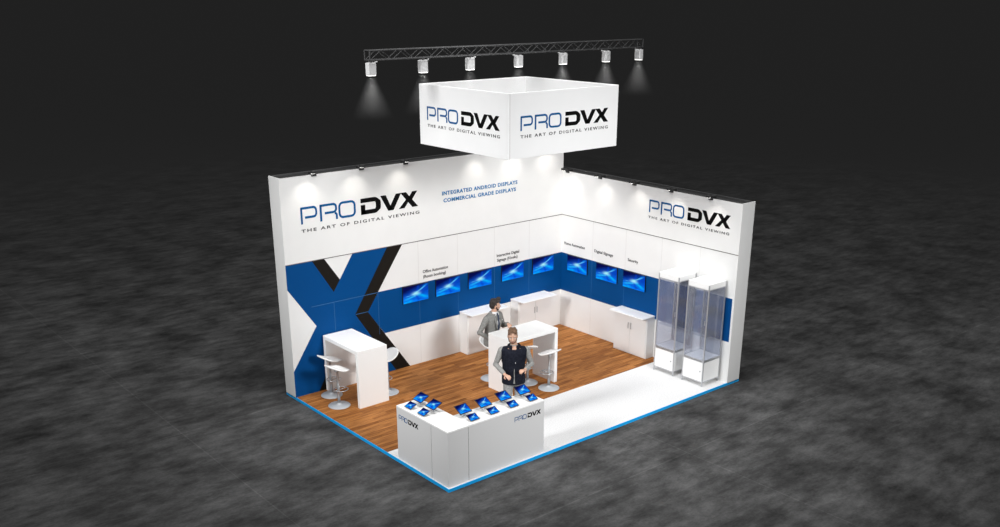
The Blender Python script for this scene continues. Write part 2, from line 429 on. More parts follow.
for i, x in enumerate(lx):
    loc = (x, LY, HL)
    a = arm0 if i == 0 else copy_tree(arm0)
    a.location = loc; a['label'] = llab[i]
    spot('wall_spot', (x - .05, LY - .30, HL + .055), (x - .05, LY + .02, HL - .85), 26 * LK[3], 96, .9, .03, WARM)
for i, y in enumerate(rl):
    a = copy_tree(arm0, (RX, y, HR), -PI / 2, rlab[i]); a.scale = (-1, 1, 1)
    spot('wall_spot', (RX - .30, y - .05, HR + .055), (RX + .02, y - .05, HR - .85), 26 * LK[4] * (1 if i < 3 else .8), 96, .9, .03, WARM)

# ------------------------------------------------------------------ wall screens
def screen_picture(u, v):
    """abstract blue wallpaper: dark upper left, bright streaks fanning out of the middle"""
    c = Vector((.0, .055, .50))
    c = c.lerp(Vector((.0, .20, .95)), min(1, max(0, (.62 - v) * 1.5)))
    c = c.lerp(Vector((.0, .002, .07)), min(1, max(0, (v - .50) * 2.6 - (u - .35) * 1.3)))
    def streak(p0, p1, w0, w1, col, s):
        nonlocal c
        d = Vector(p1) - Vector(p0); q = Vector((u, v)) - Vector(p0); t = q.dot(d) / d.dot(d)
        if -.05 < t < 1.05:
            tt = min(1, max(0, t)); w = w0 + (w1 - w0) * tt; dist = abs(q.x * d.y - q.y * d.x) / d.length
            f = math.exp(-(dist / w) ** 2) * s * min(1, (1.05 - t) * 3) * min(1, (t + .05) * 8); c = c.lerp(Vector(col), min(1, max(0, f)))
    streak((.45, .50), (.98, .98), .06, .05, (.0, .26, .95), .9)
    streak((.52, .50), (.82, .98), .03, .03, (.0, .01, .16), .8)
    streak((.42, .48), (.92, .88), .028, .010, (.22, .80, 1.), .9)
    streak((.56, .62), (.60, .98), .05, .03, (.0, .05, .55), .7)
    streak((.70, .45), (0, .20), .045, .055, (.02, .50, 1.), .9)
    streak((.60, .50), (0, .38), .022, .014, (.15, .70, 1.), .6)
    streak((.50, .48), (1, .12), .04, .07, (.0, .48, 1.), .9)
    streak((.50, .42), (.64, .0), .03, .06, (.0, .05, .60), .8)
    streak((.30, .24), (1., .02), .03, .03, (.0, .06, .60), .6)
    streak((.0, .02), (.4, .10), .06, .08, (.0, .45, 1.), .7)
    g = math.exp(-(((u - .50) / .13) ** 2 + ((v - .50) / .09) ** 2)); c = c.lerp(Vector((.45, .95, 1.)), g * .9)
    n_ = noise.noise(Vector((u * 7, v * 9 + u * 4, 0))) * .18; c = c * (1 + n_)
    return (max(0, c.x), max(0, c.y), max(0, c.z), 1)
def picture_mesh(w, h, y):
    nx, nz = 40, 24; me = bpy.data.meshes.new('screen')
    vs = [((i / nx - .5) * w, y, j / nz * h) for j in range(nz + 1) for i in range(nx + 1)]
    fs = [(j * (nx + 1) + i, j * (nx + 1) + i + 1, (j + 1) * (nx + 1) + i + 1, (j + 1) * (nx + 1) + i) for j in range(nz) for i in range(nx)]
    me.from_pydata(vs, [], fs)
    at = me.color_attributes.new('picture', 'FLOAT_COLOR', 'POINT')
    for j in range(nz + 1):
        for i in range(nx + 1): at.data[j * (nx + 1) + i].color = screen_picture(i / nx, j / nz)
    return me
def make_display():
    t = thing('wall_display', (0, 0, 0), 0, '', 'screen', 'wall mounted displays on the blue band')
    bm = bmesh.new(); add_box(bm, (-.302, -.030, -.003), (.302, -.005, .345), .002); from_bm('casing', bm, M['bezel'], t)
    link('screen', picture_mesh(.596, .330, -.0315), M['screen'], t)
    return t
disp0 = make_display()
dl = [(2.72, 'lit blue display on the tall wall closest to the giant X'), (3.51, 'lit blue display below the Office Automation heading'),
      (4.33, 'lit blue display midway between the Office Automation and Interactive Digital headings'),
      (5.21, 'lit blue display below the Interactive Digital heading'), (6.075, 'lit blue display on the tall wall nearest the inner corner')]
for i, (x, lab) in enumerate(dl):
    d = disp0 if i == 0 else copy_tree(disp0); d.location = (x, LY - .003, 1.31); d['label'] = lab
for y, lab in [(4.11, 'lit blue display below the Home Automation heading'), (3.235, 'lit blue display below the Digital Signage heading'), (2.46, 'lit blue display below the Security heading')]:
    copy_tree(disp0, (RX - .003, y, 1.31), -PI / 2, lab)

# ------------------------------------------------------------------ cabinets
def cabinet(x, y, rz, length, label, fr=.25, top=.43):
    # local: back at y=0, front towards -y, x from 0 to length
    t = thing('storage_cabinet', (x, y, 0), rz, label, 'cabinet', 'white storage cabinets along the walls')
    h = .88
    bm = bmesh.new(); add_box(bm, (.01, -fr, .0), (length - .01, -.004, h - .025), .003); from_bm('body', bm, M['white'], t)
    bm = bmesh.new(); add_box(bm, (0, -top, h - .022), (length, -.004, h), .004); from_bm('worktop', bm, M['gloss'], t)
    for s in (0, 1):
        x0 = .03 + s * (length / 2 - .028); x1 = x0 + length / 2 - .032
        d = box('door', (x0, -fr - .014, .03), (x1, -fr + .002, h - .035), M['white'], t, .002)
        hx = length / 2 + (-.035 if s == 0 else .035)
        bm = bmesh.new(); add_tube(bm, (hx, -fr - .035, .54), (hx, -fr - .035, .67), .006, n=8)
        for z in (.555, .655): add_tube(bm, (hx, -fr - .035, z), (hx, -fr - .01, z), .004, n=6)
        from_bm('handle', bm, M['chrome'], d)
    return t
cabinet(3.80, LY, 0, .98, 'low white cabinet on the tall wall, behind the man in the grey suit', .25, .42)
cabinet(5.17, LY, 0, .97, 'low white two-door cabinet on the tall wall near the inner corner', .25, .42)
cabinet(RX, 2.785, -PI / 2, .92, 'low white two-door cabinet against the lower wall, left of the glass cases', .22, .38)

# ------------------------------------------------------------------ glass display cases
def make_case():
    # local: corner at origin, x 0..w towards the wall, y 0..w
    w = .50; t = thing('display_case', (0, 0, 0), 0, '', 'display case', 'tall glass display cases')
    p = .022; H = 1.985
    for (x, y) in ((0, 0), (w - p, 0), (0, w - p), (w - p, w - p)):
        po = box('post', (x, y, .03), (x + p, y + p, H - .01), M['alu'], t, .003)
        bm = bmesh.new(); add_lathe(bm, [(0, 0), (.016, 0), (.016, .02), (.008, .022), (.008, .034), (0, .034)], x + p / 2, y + p / 2, 12); from_bm('foot', bm, M['chrome'], po)
    for nm, z in (('bottom_rail', .075), ('middle_rail', .47), ('middle_rail', .50), ('top_rail', 1.87)):
        bm = bmesh.new(); e = .016
        add_box(bm, (p, .003, z), (w - p, p - .003, z + e)); add_box(bm, (p, w - p + .003, z), (w - p, w - .003, z + e))
        add_box(bm, (.003, p, z), (p - .003, w - p, z + e)); add_box(bm, (w - p + .003, p, z), (w - .003, w - p, z + e))
        from_bm(nm, bm, M['alu'], t)
    bm = bmesh.new(); add_box(bm, (.006, .006, 1.886), (w - .006, w - .006, H - .006), .003); from_bm('header_box', bm, M['gloss'], t)
    bm = bmesh.new(); add_box(bm, (.004, .004, H - .006), (w - .004, w - .004, H), .001); from_bm('top_panel', bm, M['gloss'], t)
    bm = bmesh.new(); add_box(bm, (.014, .006, .091), (w - .006, w - .006, .468)); from_bm('base_cupboard', bm, M['gloss'], t)
    d = box('cupboard_door', (.004, .024, .093), (.013, w - .024, .466), M['gloss'], t)
    bm = bmesh.new(); add_tube(bm, (-.008, .07, .29), (.006, .07, .29), .013, n=12); from_bm('lock', bm, M['chrome'], d)
    box('display_deck', (.006, .006, .505), (w - .006, w - .006, .513), M['gloss'], t)
    for nm, a, b in (('glass_pane', (.022, .008, .517), (w - .022, .013, 1.869)), ('glass_pane', (.022, w - .013, .517), (w - .022, w - .008, 1.869)),
                 ('glass_pane', (w - .013, .022, .517), (w - .008, w - .022, 1.869))):
        box(nm, a, b, M['glass'], t)
    gd = box('glass_door', (.006, .024, .519), (.011, w - .024, 1.867), M['glass'], t)
    bm = bmesh.new(); add_box(bm, (-.008, .035, 1.20), (.005, .05, 1.29), .003); from_bm('door_handle', bm, M['chrome'], gd)
    for z in (.96, 1.42): box('glass_shelf', (.03, .03, z), (w - .03, w - .03, z + .008), M['glass'], t)
    return t
c0 = make_case(); c0.location = (6.112, .895, 0); c0['label'] = 'tall glass display case with white base, the one nearer the low cabinet'
copy_tree(c0, (6.112, .185, 0), None, 'tall glass display case with white base, the one nearer the stand front edge')

# ------------------------------------------------------------------ high tables
def high_table(x, y, w, l, along_x, label):
    t = thing('high_table', (x, y, 0), 0, label, 'table', 'white high tables with panel ends')
    sx, sy = (l, w) if along_x else (w, l); h, e = 1.08, .07
    box('table_top', (0, 0, h - e), (sx, sy, h), M['gloss'], t, .004)
    if along_x:
        box('end_panel', (0, 0, 0), (e, sy, h - e), M['gloss'], t, .003); box('end_panel', (sx - e, 0, 0), (sx, sy, h - e), M['gloss'], t, .003)
    else:
        box('end_panel', (0, 0, 0), (sx, e, h - e), M['gloss'], t, .003); box('end_panel', (0, sy - e, 0), (sx, sy, h - e), M['gloss'], t, .003)
    return t
high_table(.62, 3.43, .62, 1.17, False, 'white high table in front of the giant X, two stools on its outer side')
high_table(3.03, 2.14, .62, 1.18, True, 'white high table in the middle of the stand, behind the man in the vest')

# ------------------------------------------------------------------ bar stools
def make_stool():
    t = thing('bar_stool', (0, 0, 0), 0, '', 'stool', 'white shell bar stools')
    bm = bmesh.new(); add_lathe(bm, [(0, .0), (.195, .0), (.2, .006), (.19, .014), (.07, .024), (.03, .045), (.03, .06), (0, .06)]); from_bm('base', bm, M['basechrome'], t, True)
    bm = bmesh.new(); add_lathe(bm, [(0, .05), (.026, .05), (.026, .40), (.019, .41), (.019, .66), (.06, .668), (.06, .68), (0, .68)], n=20); from_bm('column', bm, M['chrome'], t, True)
    bm = bmesh.new(); n = 24; R = .125
    pts = [Vector((-.06 + R * cos(a), R * sin(a), .30)) for a in [2 * PI * i / n for i in range(n)]]
    for i in range(n): add_tube(bm, pts[i], pts[(i + 1) % n], .009, n=6, cap=False)
    add_tube(bm, (0, 0, .30), (.065, 0, .30), .009, n=6); add_tube(bm, (-.03, 0, .30), (-.185, 0, .30), .009, n=6)
    from_bm('footrest', bm, M['chrome'], t, True)
    # seat shell: local +x is the back; front edge rolls down, back and sides curl up
    bm = bmesh.new(); nr, na = 9, 40; lay = []
    def z_at(u, v, ):
        z = .690 + .018 * (abs(v) / .2) ** 2.6
        z += .135 * (max(0, u + .06) / .28) ** 1.5
        z -= 1.2 * max(0, -u - .10) ** 1.7
        return z
    for k, dz in ((0, 0), (1, -.026)):
        rows = [[bm.verts.new((0, 0, z_at(0, 0) + dz))]]
        for i in range(1, nr + 1):
            r = i / nr; row = []
            for j in range(na):
                a = 2 * PI * j / na; u = .22 * r * math.copysign(abs(cos(a)) ** .85, cos(a)); v = .19 * r * math.copysign(abs(sin(a)) ** .85, sin(a))
                row.append(bm.verts.new((u, v, z_at(u, v) + dz)))
            rows.append(row)
        for j in range(na):
            f = (rows[0][0], rows[1][j], rows[1][(j + 1) % na]); bm.faces.new(f if k == 0 else f[::-1])
        for i in range(1, nr):
            for j in range(na):
                q = (rows[i][j], rows[i + 1][j], rows[i + 1][(j + 1) % na], rows[i][(j + 1) % na]); bm.faces.new(q if k == 0 else q[::-1])
        lay.append(rows[-1])
    for j in range(na): bm.faces.new((lay[0][j], lay[1][j], lay[1][(j + 1) % na], lay[0][(j + 1) % na]))
    from_bm('seat_shell', bm, M['gloss'], t, True)
    return t
st0 = make_stool()
sl = [((.42, 3.81), 187, 'white bar stool outside the high table by the X, the one nearer the front'),
      ((.57, 4.32), 183, 'white bar stool outside the high table by the X, the one nearer the wall'),
      ((1.44, 3.76), 5, 'white bar stool mostly hidden on the inner side of the table by the X'),
      ((3.87, 2.00), -86, 'white bar stool in full view in front of the middle high table'),
      ((3.35, 3.08), 104, 'white bar stool the suited man sits on, mostly hidden behind the middle table'),
      ((3.74, 2.46), 240, 'white bar stool tucked under the middle table behind the man in the vest')]
for i, ((x, y), a, lab) in enumerate(sl):
    s = st0 if i == 0 else copy_tree(st0)
    s.location = (x, y, 0); s.rotation_euler = (0, 0, math.radians(a)); s['label'] = lab

# ------------------------------------------------------------------ reception counter
X0, Y0, X1, Y1, CH = .035, .05, 1.955, 1.375, .91; IN = .44
ct = thing('reception_counter', (X0, Y0, 0), 0, 'white L-shaped reception counter with grey fronts at the stand corner', 'counter')
L_, D_ = X1 - X0, Y1 - Y0
PC = Plane((0, 0, 0), (1, 0, 0), (0, 0, 1))
def lshape(z0, z1, g=0.0):
    bm = bmesh.new(); pts = [(g, g), (L_ - g, g), (L_ - g, IN - g), (IN - g, IN - g), (IN - g, D_ - g), (g, D_ - g)]
    A = [bm.verts.new((x, y, z0)) for x, y in pts]; B = [bm.verts.new((x, y, z1)) for x, y in pts]
    bm.faces.new((A[3], A[2], A[1], A[0])); bm.faces.new((A[5], A[4], A[3], A[0])); bm.faces.new((B[0], B[1], B[2], B[3])); bm.faces.new((B[0], B[3], B[4], B[5]))
    for i in range(6):
        j = (i + 1) % 6; bm.faces.new((A[i], A[j], B[j], B[i]))
    return bm
from_bm('body', lshape(0, CH - .02, .012), M['front'], ct)
from_bm('worktop', lshape(CH - .02, CH, 0), M['gloss'], ct)
for a, b in (((.0, 0, .0), (.385, .012, CH - .022)), ((.391, 0, .0), (L_, .012, CH - .022)), ((0, .012, 0), (.012, .412, CH - .022)), ((0, .418, 0), (.012, D_, CH - .022))):
    box('front_panel', a, b, M['front'], ct, .001)
box('seam', (.384, .004, 0), (.392, .013, CH - .022), M['joint'], ct); box('seam', (.004, .411, 0), (.013, .419, CH - .022), M['joint'], ct)
logo(Plane((0, 0, 0), (1, 0, 0), (0, -1, 0)), 1.30, .70, .54, .078, ct)
logo(Plane((0, D_, 0), (0, -1, 0), (-1, 0, 0)), D_ - 1.265, .695, .51, .080, ct)

def make_tablet(name, w, h, z, tilt, label):
    """local -y is the viewer's side; screen centre at height z above the counter"""
    t = thing(name, (0, 0, 0), 0, label, 'tablet')
    ca, sa = cos(tilt), sin(tilt); R = Matrix.Translation((0, 0, z)) @ Matrix.Rotation(tilt - PI / 2, 4, 'X')
    bm = bmesh.new(); add_box(bm, (-w / 2, -.004, -h / 2), (w / 2, .004, h / 2), .003); bm.transform(R); c = from_bm('casing', bm, M['bezel'], t)
    me = picture_mesh(w * .88, h * .86, -.0048); me.transform(Matrix.Translation((0, 0, -h * .43))); me.transform(R); link('screen', me, M['screen'], t)
    bm = bmesh.new()
    add_box(bm, (-.045, -.035, 0), (.045, .045, .006), .002)
    add_tube(bm, (0, .0, .005), (0, 0.0, z - .004), .008, n=10)
    from_bm('stand', bm, M['chrome'], t)
    return t
big0 = make_tablet('tablet', .232, .190, .105, math.radians(26), ''); big0['group'] = 'large tablets on the counter'
sm0 = make_tablet('tablet', .175, .135, .045, math.radians(26), ''); sm0['group'] = 'small tablets on the counter'
ordn = ['nearest the counter corner', 'second from the counter corner', 'third from the counter corner', 'at the free right end']
bigs = [((x, .405), 0, 'large tablet in the back row of the long counter arm, ' + ordn[i]) for i, x in enumerate((.60, 1.0, 1.40, 1.80))]
bigs += [((.37, 1.18), -PI / 2, 'large tablet at the free left end of the short counter arm'), ((.36, .83), -PI / 2, 'large tablet on the short counter arm, nearer the corner')]
sms = [((x - .01, .175), 0, 'small tablet in the front row of the long counter arm, ' + ordn[i]) for i, x in enumerate((.62, 1.01, 1.405, 1.805))]
sms += [((.145, 1.145), -PI / 2, 'small tablet at the free left end of the short counter arm'), ((.15, .805), -PI / 2, 'small tablet on the short counter arm, nearer the corner')]
for p0, arr in ((big0, bigs), (sm0, sms)):
    for i, ((x, y), a, lab) in enumerate(arr):
        d = p0 if i == 0 else copy_tree(p0)
        d.location = (x, y, CH); d.rotation_euler = (0, 0, a); d['label'] = lab

# ------------------------------------------------------------------ hanging cube sign
QX, QY, QW, QD, QZ0, QZ1 = 1.663, .603, 2.285, 2.209, 4.632, 5.579
cs = thing('hanging_sign', (QX, QY, QZ0), 0, 'white open-topped square box sign with the logo, hanging above the stand', 'hanging sign')
qh = QZ1 - QZ0; th = .03
for a, b in (((0, 0, 0), (QW, th, qh)), ((0, QD - th, 0), (QW, QD, qh)), ((0, th + .001, 0), (th, QD - th - .001, qh)), ((QW - th, th + .001, 0), (QW, QD - th - .001, qh))):
    box('side_panel', a, b, M['fascia'], cs, .003)
box('corner_seam', (.022, -.002, .004), (.030, .001, qh - .004), M['seam'], cs)
inner_shade = mat('fascia_inner_shade', (.68, .68, .68), .8, spec=.1); g_ = .004  # inner faces painted greyer than the fascia, standing in for shade inside
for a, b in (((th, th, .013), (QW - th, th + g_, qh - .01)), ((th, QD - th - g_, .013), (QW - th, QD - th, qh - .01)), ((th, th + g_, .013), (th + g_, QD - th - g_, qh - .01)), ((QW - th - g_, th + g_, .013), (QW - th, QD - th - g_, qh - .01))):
    tag(box('shaded_inner_face', a, b, inner_shade, cs), 'inner face of the box sign, greyed to stand in for shade')
box('underside_panel', (th, th, .0), (QW - th, QD - th, .012), M['fascia'], cs)
PF = Plane((0, 0, 0), (1, 0, 0), (0, -1, 0)); PS = Plane((0, QD, 0), (0, -1, 0), (-1, 0, 0))
logo(PF, .232, .40, 1.815, .212, cs, (0, -.105, 1.835, .048))
logo(PS, .205, .40, 1.785, .212, cs, (.01, -.105, 1.80, .048))

# ------------------------------------------------------------------ truss and lamps
TY, TZ, TX0, TX1, TD = 2.349, 6.14, .42, 6.32, .135
tr = thing('lighting_truss', (TX0, TY, TZ - TD), 0, 'long dark metal lattice truss above the box sign, carrying seven lamps', 'truss')
Lt = TX1 - TX0; hw = TD / 2
for y in (-hw, hw):
    for z in (0, TD):
        bm = bmesh.new(); add_tube(bm, (0, y, z), (Lt, y, z), .010, n=8); from_bm('chord', bm, M['darkmetal'], tr, True)
nb = 30
def lat(name, pa, pb):
    bm = bmesh.new(); st = Lt / nb
    for i in range(nb):
        a, b = (pa, pb) if i % 2 == 0 else (pb, pa)
        add_tube(bm, (i * st, *a), ((i + 1) * st, *b), .006, n=6)
    from_bm(name, bm, M['darkmetal'], tr)
lat('lattice', (-hw, 0), (-hw, TD)); lat('lattice', (hw, 0), (hw, TD)); lat('lattice', (-hw, TD), (hw, TD)); lat('lattice', (hw, 0), (-hw, 0))
for x in (0, Lt):
    bm = bmesh.new()
    for a, b in (((-hw, 0), (hw, 0)), ((hw, 0), (hw, TD)), ((hw, TD), (-hw, TD)), ((-hw, TD), (-hw, 0))): add_tube(bm, (x, *a), (x, *b), .011, n=8)
    from_bm('end_frame', bm, M['darkmetal'], tr)

def make_lamp():
    t = thing('truss_lamp', (0, 0, 0), 0, '', 'lamp', 'white box lamps hanging from the truss')
    # origin on the underside of the truss
    bm = bmesh.new(); add_box(bm, (-.07, -.045, -.225), (.07, .045, -.045), .01); b = from_bm('housing', bm, M['lampwhite'], t)
    bm = bmesh.new(); add_box(bm, (-.058, -.038, -.231), (.058, .038, -.223)); from_bm('lens', bm, M['lens'], b)
    bm = bmesh.new()
    for k in range(5): add_box(bm, (-.05 + k * .022, .045, -.20), (-.042 + k * .022, .058, -.07))
    from_bm('cooling_fins', bm, M['lampwhite'], b)
    bm = bmesh.new(); add_tube(bm, (.055, 0, -.05), (.105, -.02, -.032), .010, n=8); add_tube(bm, (-.06, 0, -.046), (.06, 0, -.046), .008, n=8); from_bm('bracket', bm, M['lampwhite'], t)
    bm = bmesh.new(); add_box(bm, (-.03, -.03, -.035), (.03, .03, -.0195), .004); add_tube(bm, (0, 0, -.05), (0, 0, -.03), .01, n=8); from_bm('clamp', bm, M['darkmetal'], t)
    return t
lp0 = make_lamp()
def haze_cone():
    bm = bmesh.new(); add_lathe(bm, [(0, 0), (.075, 0), (.07 + .48 * HAZE_L, -HAZE_L), (0, -HAZE_L)], n=24); return bm
hz = from_bm('light_haze', haze_cone(), M['haze']); tag(hz, '', 'haze', 'faint lit haze under the truss lamps', 'stuff')
lo = ['leftmost', 'second from the left', 'third from the left', 'middle', 'third from the right', 'second from the right', 'rightmost']
for i, x in enumerate((.475, 1.42, 2.343, 3.367, 4.382, 5.438, 6.30)):
    d = lp0 if i == 0 else copy_tree(lp0)
    d.location = (x, TY, TZ - TD + .008); d['label'] = 'white box lamp hanging from the truss, %s of the seven' % lo[i]
    d.rotation_euler = (0, 0, math.radians([0, 0, 0, 180, 180, 180, 90][i]) )
    zz = TZ - TD + .008 - .262
    h = hz if i == 0 else hz.copy()
    if i: C.objects.link(h)
    h.location = (x, TY, zz); h['label'] = 'faint cone of lit haze below the %s truss lamp' % lo[i]
    spot('truss_spot', (x, TY, zz + .024), (x, TY, 0), 70 * LK[5], 60, 1.0, .065, (1, .99, .97))

# ------------------------------------------------------------------ people
def bake(name, bm, mtl, parent, voxel=.012, smooth=6):
    me = bpy.data.meshes.new(name); bm.to_mesh(me); bm.free()
    ob = bpy.data.objects.new('tmp', me); C.objects.link(ob)
    md = ob.modifiers.new('r', 'REMESH'); md.mode = 'VOXEL'; md.voxel_size = voxel
    if smooth:
        sm = ob.modifiers.new('s', 'SMOOTH'); sm.factor = .5; sm.iterations = smooth
    dg = bpy.context.evaluated_depsgraph_get(); m2 = bpy.data.meshes.new_from_object(ob.evaluated_get(dg))
    bpy.data.objects.remove(ob); bpy.data.meshes.remove(me)
    m2.name = name; m2.materials.clear()
    return link(name, m2, mtl, parent, True)
def loft(bm, rings, n=20):
    """rings: (centre, rx, ry[, axis]) — ellipse in the plane across the axis; x stays sideways"""
    P = [Vector(r[0]) for r in rings]; prev = None; first = None
    for i, r in enumerate(rings):
        d = (P[min(i + 1, len(P) - 1)] - P[max(i - 1, 0)]).normalized()
        ref = Vector((1, 0, 0)) if abs(d.x) < .9 else Vector((0, 1, 0))
        u = (ref - d * ref.dot(d)).normalized(); w = d.cross(u)
        ring = [bm.verts.new(P[i] + u * r[1] * cos(2 * PI * k / n) + w * r[2] * sin(2 * PI * k / n)) for k in range(n)]
        if prev:
            for k in range(n): bm.faces.new((prev[k], prev[(k + 1) % n], ring[(k + 1) % n], ring[k]))
        else: first = ring
        prev = ring
    bm.faces.new(first[::-1]); bm.faces.new(prev)
def limb(bm, pts, rad, n=14):
    loft(bm, [(p, r, r) for p, r in zip(pts, rad)], n)
    for p, r in zip(pts, rad): ball(bm, p, (r, r, r), 10)
def ball(bm, c, r, n=14, rot=None):
    q = bmesh.ops.create_uvsphere(bm, u_segments=n, v_segments=max(6, n // 2 + 2), radius=1)['verts']
    for v in q:
        p = Vector((v.co.x * r[0], v.co.y * r[1], v.co.z * r[2]))
        if rot: p = rot @ p
        v.co = p + Vector(c)
def lerp3(a, b, t): return Vector(a).lerp(Vector(b), t)

def hand(bm, wrist, direction, palm_n, side):
    """palm, four unequal curled fingers and a thumb leaving the side of the palm"""
    d = Vector(direction).normalized(); nrm = Vector(palm_n); nrm = (nrm - d * nrm.dot(d)).normalized(); s = d.cross(nrm) * side
    W = Vector(wrist)
    loft(bm, [(W - d * .01, .026, .022), (W + d * .03, .034, .020), (W + d * .065, .040, .018), (W + d * .088, .038, .015)], 12)
    for k, L in enumerate((.068, .078, .073, .056)):
        b0 = W + d * .082 + s * (.030 - .020 * k)
        p1 = b0 + (d * .9 + nrm * .35).normalized() * L * .45
        p2 = p1 + (d * .45 + nrm * .9).normalized() * L * .32
        p3 = p2 + (d * -.1 + nrm * 1.0).normalized() * L * .28
        limb(bm, [b0, p1, p2, p3], [.0098, .0092, .0085, .0075], 8)
    t0 = W + d * .030 + s * .028; t1 = t0 + (s * .8 + d * .6 + nrm * .25).normalized() * .035; t2 = t1 + (s * .1 + d * 1 + nrm * .5).normalized() * .028
    limb(bm, [t0, t1, t2], [.013, .011, .0095], 8)

def person(name, loc, rz, scale, label, spec):
    t = thing(name, loc, rz, label, 'person'); t.scale = (scale,) * 3
    # skeleton, facing -y, height 1.80
    sh, hipz = 1.46, .94
    lean = spec['lean']                         # forward lean of the trunk
    def tz(z): return Vector((0, -lean * max(0, z - .95), z))
    Hd = spec['head']                            # rotation of the head (yaw, pitch)
    hc = tz(1.66) + Vector((spec.get('hx', 0), -.02, 0)); HR_ = Matrix.Rotation(Hd[0], 3, 'Z') @ Matrix.Rotation(Hd[1], 3, 'X')
    A = spec['arms']                             # two (shoulder, elbow, wrist, handdir, palmnormal)
    # ---- body (skin): head, neck, trunk, arms, hands, legs as one surface
    bm = bmesh.new()
    loft(bm, [(tz(.90), .155, .105), (tz(1.02), .150, .10), (tz(1.15), .142, .10), (tz(1.30), .165, .112), (tz(1.42), .170, .10), (tz(1.49), .10, .075)], 24)
    loft(bm, [(tz(1.45), .07, .065), (tz(1.52), .056, .058), (hc + Vector((0, .015, -.07)), .054, .058)], 16)
    G_ = spec.get('wide', 1)
    H = lambda x, y, z: hc + HR_ @ Vector((x, y, z))
    ball(bm, H(0, .012, .030), (.076, .094, .105), 20, HR_)
    ball(bm, H(0, -.030, -.030), (.060, .062, .080), 18, HR_)
    ball(bm, H(0, -.058, -.092), (.030, .028, .024), 12, HR_)                       # chin
    loft(bm, [(H(0, -.086, .020), .009, .010), (H(0, -.102, -.010), .012, .013), (H(0, -.110, -.026), .016, .013), (H(0, -.098, -.036), .012, .008)], 10)   # nose
    for s in (-1, 1):
        ball(bm, H(s * .079, .010, -.012), (.010, .020, .032), 12, HR_)              # ears
        ball(bm, H(s * .034, -.072, .030), (.026, .014, .010), 10, HR_)              # brow
        ball(bm, H(s * .040, -.062, -.022), (.022, .020, .020), 10, HR_)             # cheek
    for k, (S, E_, W_, hd, pn) in enumerate(A):
        limb(bm, [S, lerp3(S, E_, .5), E_, lerp3(E_, W_, .4), W_], [.050, .044, .038, .038, .026])
        hand(bm, W_, hd, pn, -1 if k == 0 else 1)
    for k, (hp, kn, an) in enumerate(spec['legs']):
        limb(bm, [hp, lerp3(hp, kn, .5), kn, lerp3(kn, an, .35), an], [.082, .072, .052, .052, .036])
        loft(bm, [(Vector(an) + Vector((0, .03, -.04)), .032, .03), (Vector(an) + Vector((0, -.06, -.055)), .038, .022), (Vector(an) + Vector((0, -.14, -.062)), .034, .015)], 12)
    body = bake('body', bm, M['skin'], t, .0075, 3)
    # face details
    for s in (-1, 1):
        bm = bmesh.new(); ball(bm, H(s * .032, -.076, .010), (.012, .008, .006), 12, HR_); e = from_bm('eye', bm, M['eyewhite'], t, True)
        bm = bmesh.new(); ball(bm, H(s * .032, -.082, .010), (.0065, .004, .006), 10, HR_); from_bm('iris', bm, M['iris'], e, True)
        bm = bmesh.new(); ball(bm, H(s * .034, -.085, .033), (.021, .006, .005), 10, HR_); from_bm('eyebrow', bm, spec['hair'], t, True)
    bm = bmesh.new(); ball(bm, H(0, -.091, -.058), (.023, .007, .006), 12, HR_); ball(bm, H(0, -.089, -.067), (.018, .007, .006), 12, HR_); from_bm('mouth', bm, M['lip'], t, True)
    # hair: cap swept over the skull with locks
    bm = bmesh.new(); rnd = random.Random(5)
    ball(bm, H(0, .034, .050), (.082, .094, .092), 20, HR_)
    ball(bm, H(0, .060, .0), (.078, .066, .085), 18, HR_)
    for s in (-1, 1): ball(bm, H(s * .070, .020, .020), (.014, .040, .045), 12, HR_)
    for k in range(26):
        a = rnd.uniform(-1.2, 1.2); b_ = rnd.uniform(-.07, .09)
        p = H(.070 * sin(a), b_ - .008, .050 + .084 * cos(a) * (1 - abs(b_) * 1.2)); ball(bm, p, (.018, .030, .014), 8, HR_)
    if spec.get('quiff'):
        for k in range(10): ball(bm, H(rnd.uniform(-.05, .05), rnd.uniform(-.07, -.03), .125 + rnd.uniform(0, .025)), (.022, .03, .022), 8, HR_)
    bake('hair', bm, spec['hair'], t, .008, 1)
    if spec.get('beard'):
        bm = bmesh.new(); ball(bm, H(0, -.052, -.088), (.040, .036, .026), 14, HR_)
        for s in (-1, 1): loft(bm, [(H(s * .070, -.008, -.02), .006, .016), (H(s * .064, -.028, -.06), .010, .018), (H(s * .034, -.056, -.092), .014, .018)], 10)
        ball(bm, H(0, -.096, -.044), (.026, .007, .006), 10, HR_)
        bake('beard', bm, spec['beardmat'], t, .006, 1)
    # trousers
    bm = bmesh.new()
    loft(bm, [(tz(1.03), .160, .112), (tz(.95), .172, .122), (Vector((0, 0, .84)), .172, .118)], 24)
    for (hp, kn, an) in spec['legs']:
        hp, kn, an = Vector(hp), Vector(kn), Vector(an)
        limb(bm, [hp, lerp3(hp, kn, .5), kn, lerp3(kn, an, .4)], [.098, .088, .072, .068])
        loft(bm, [(kn, .072, .072), (lerp3(kn, an, .5), .066, .068), (an + Vector((0, -.005, -.015)), .062, .068)], 16)
    bake('trousers', bm, spec['trousers'], t, .011, 4)
    for (hp, kn, an) in spec['legs']:
        an = Vector(an); bm = bmesh.new()
        loft(bm, [(an + Vector((0, .06, -.055)), .036, .030), (an + Vector((0, .02, -.042)), .042, .044), (an + Vector((0, -.07, -.058)), .047, .033), (an + Vector((0, -.15, -.068)), .043, .023), (an + Vector((0, -.19, -.075)), .026, .015)], 16)
        bake('shoe', bm, M['shoe'], t, .008, 2)
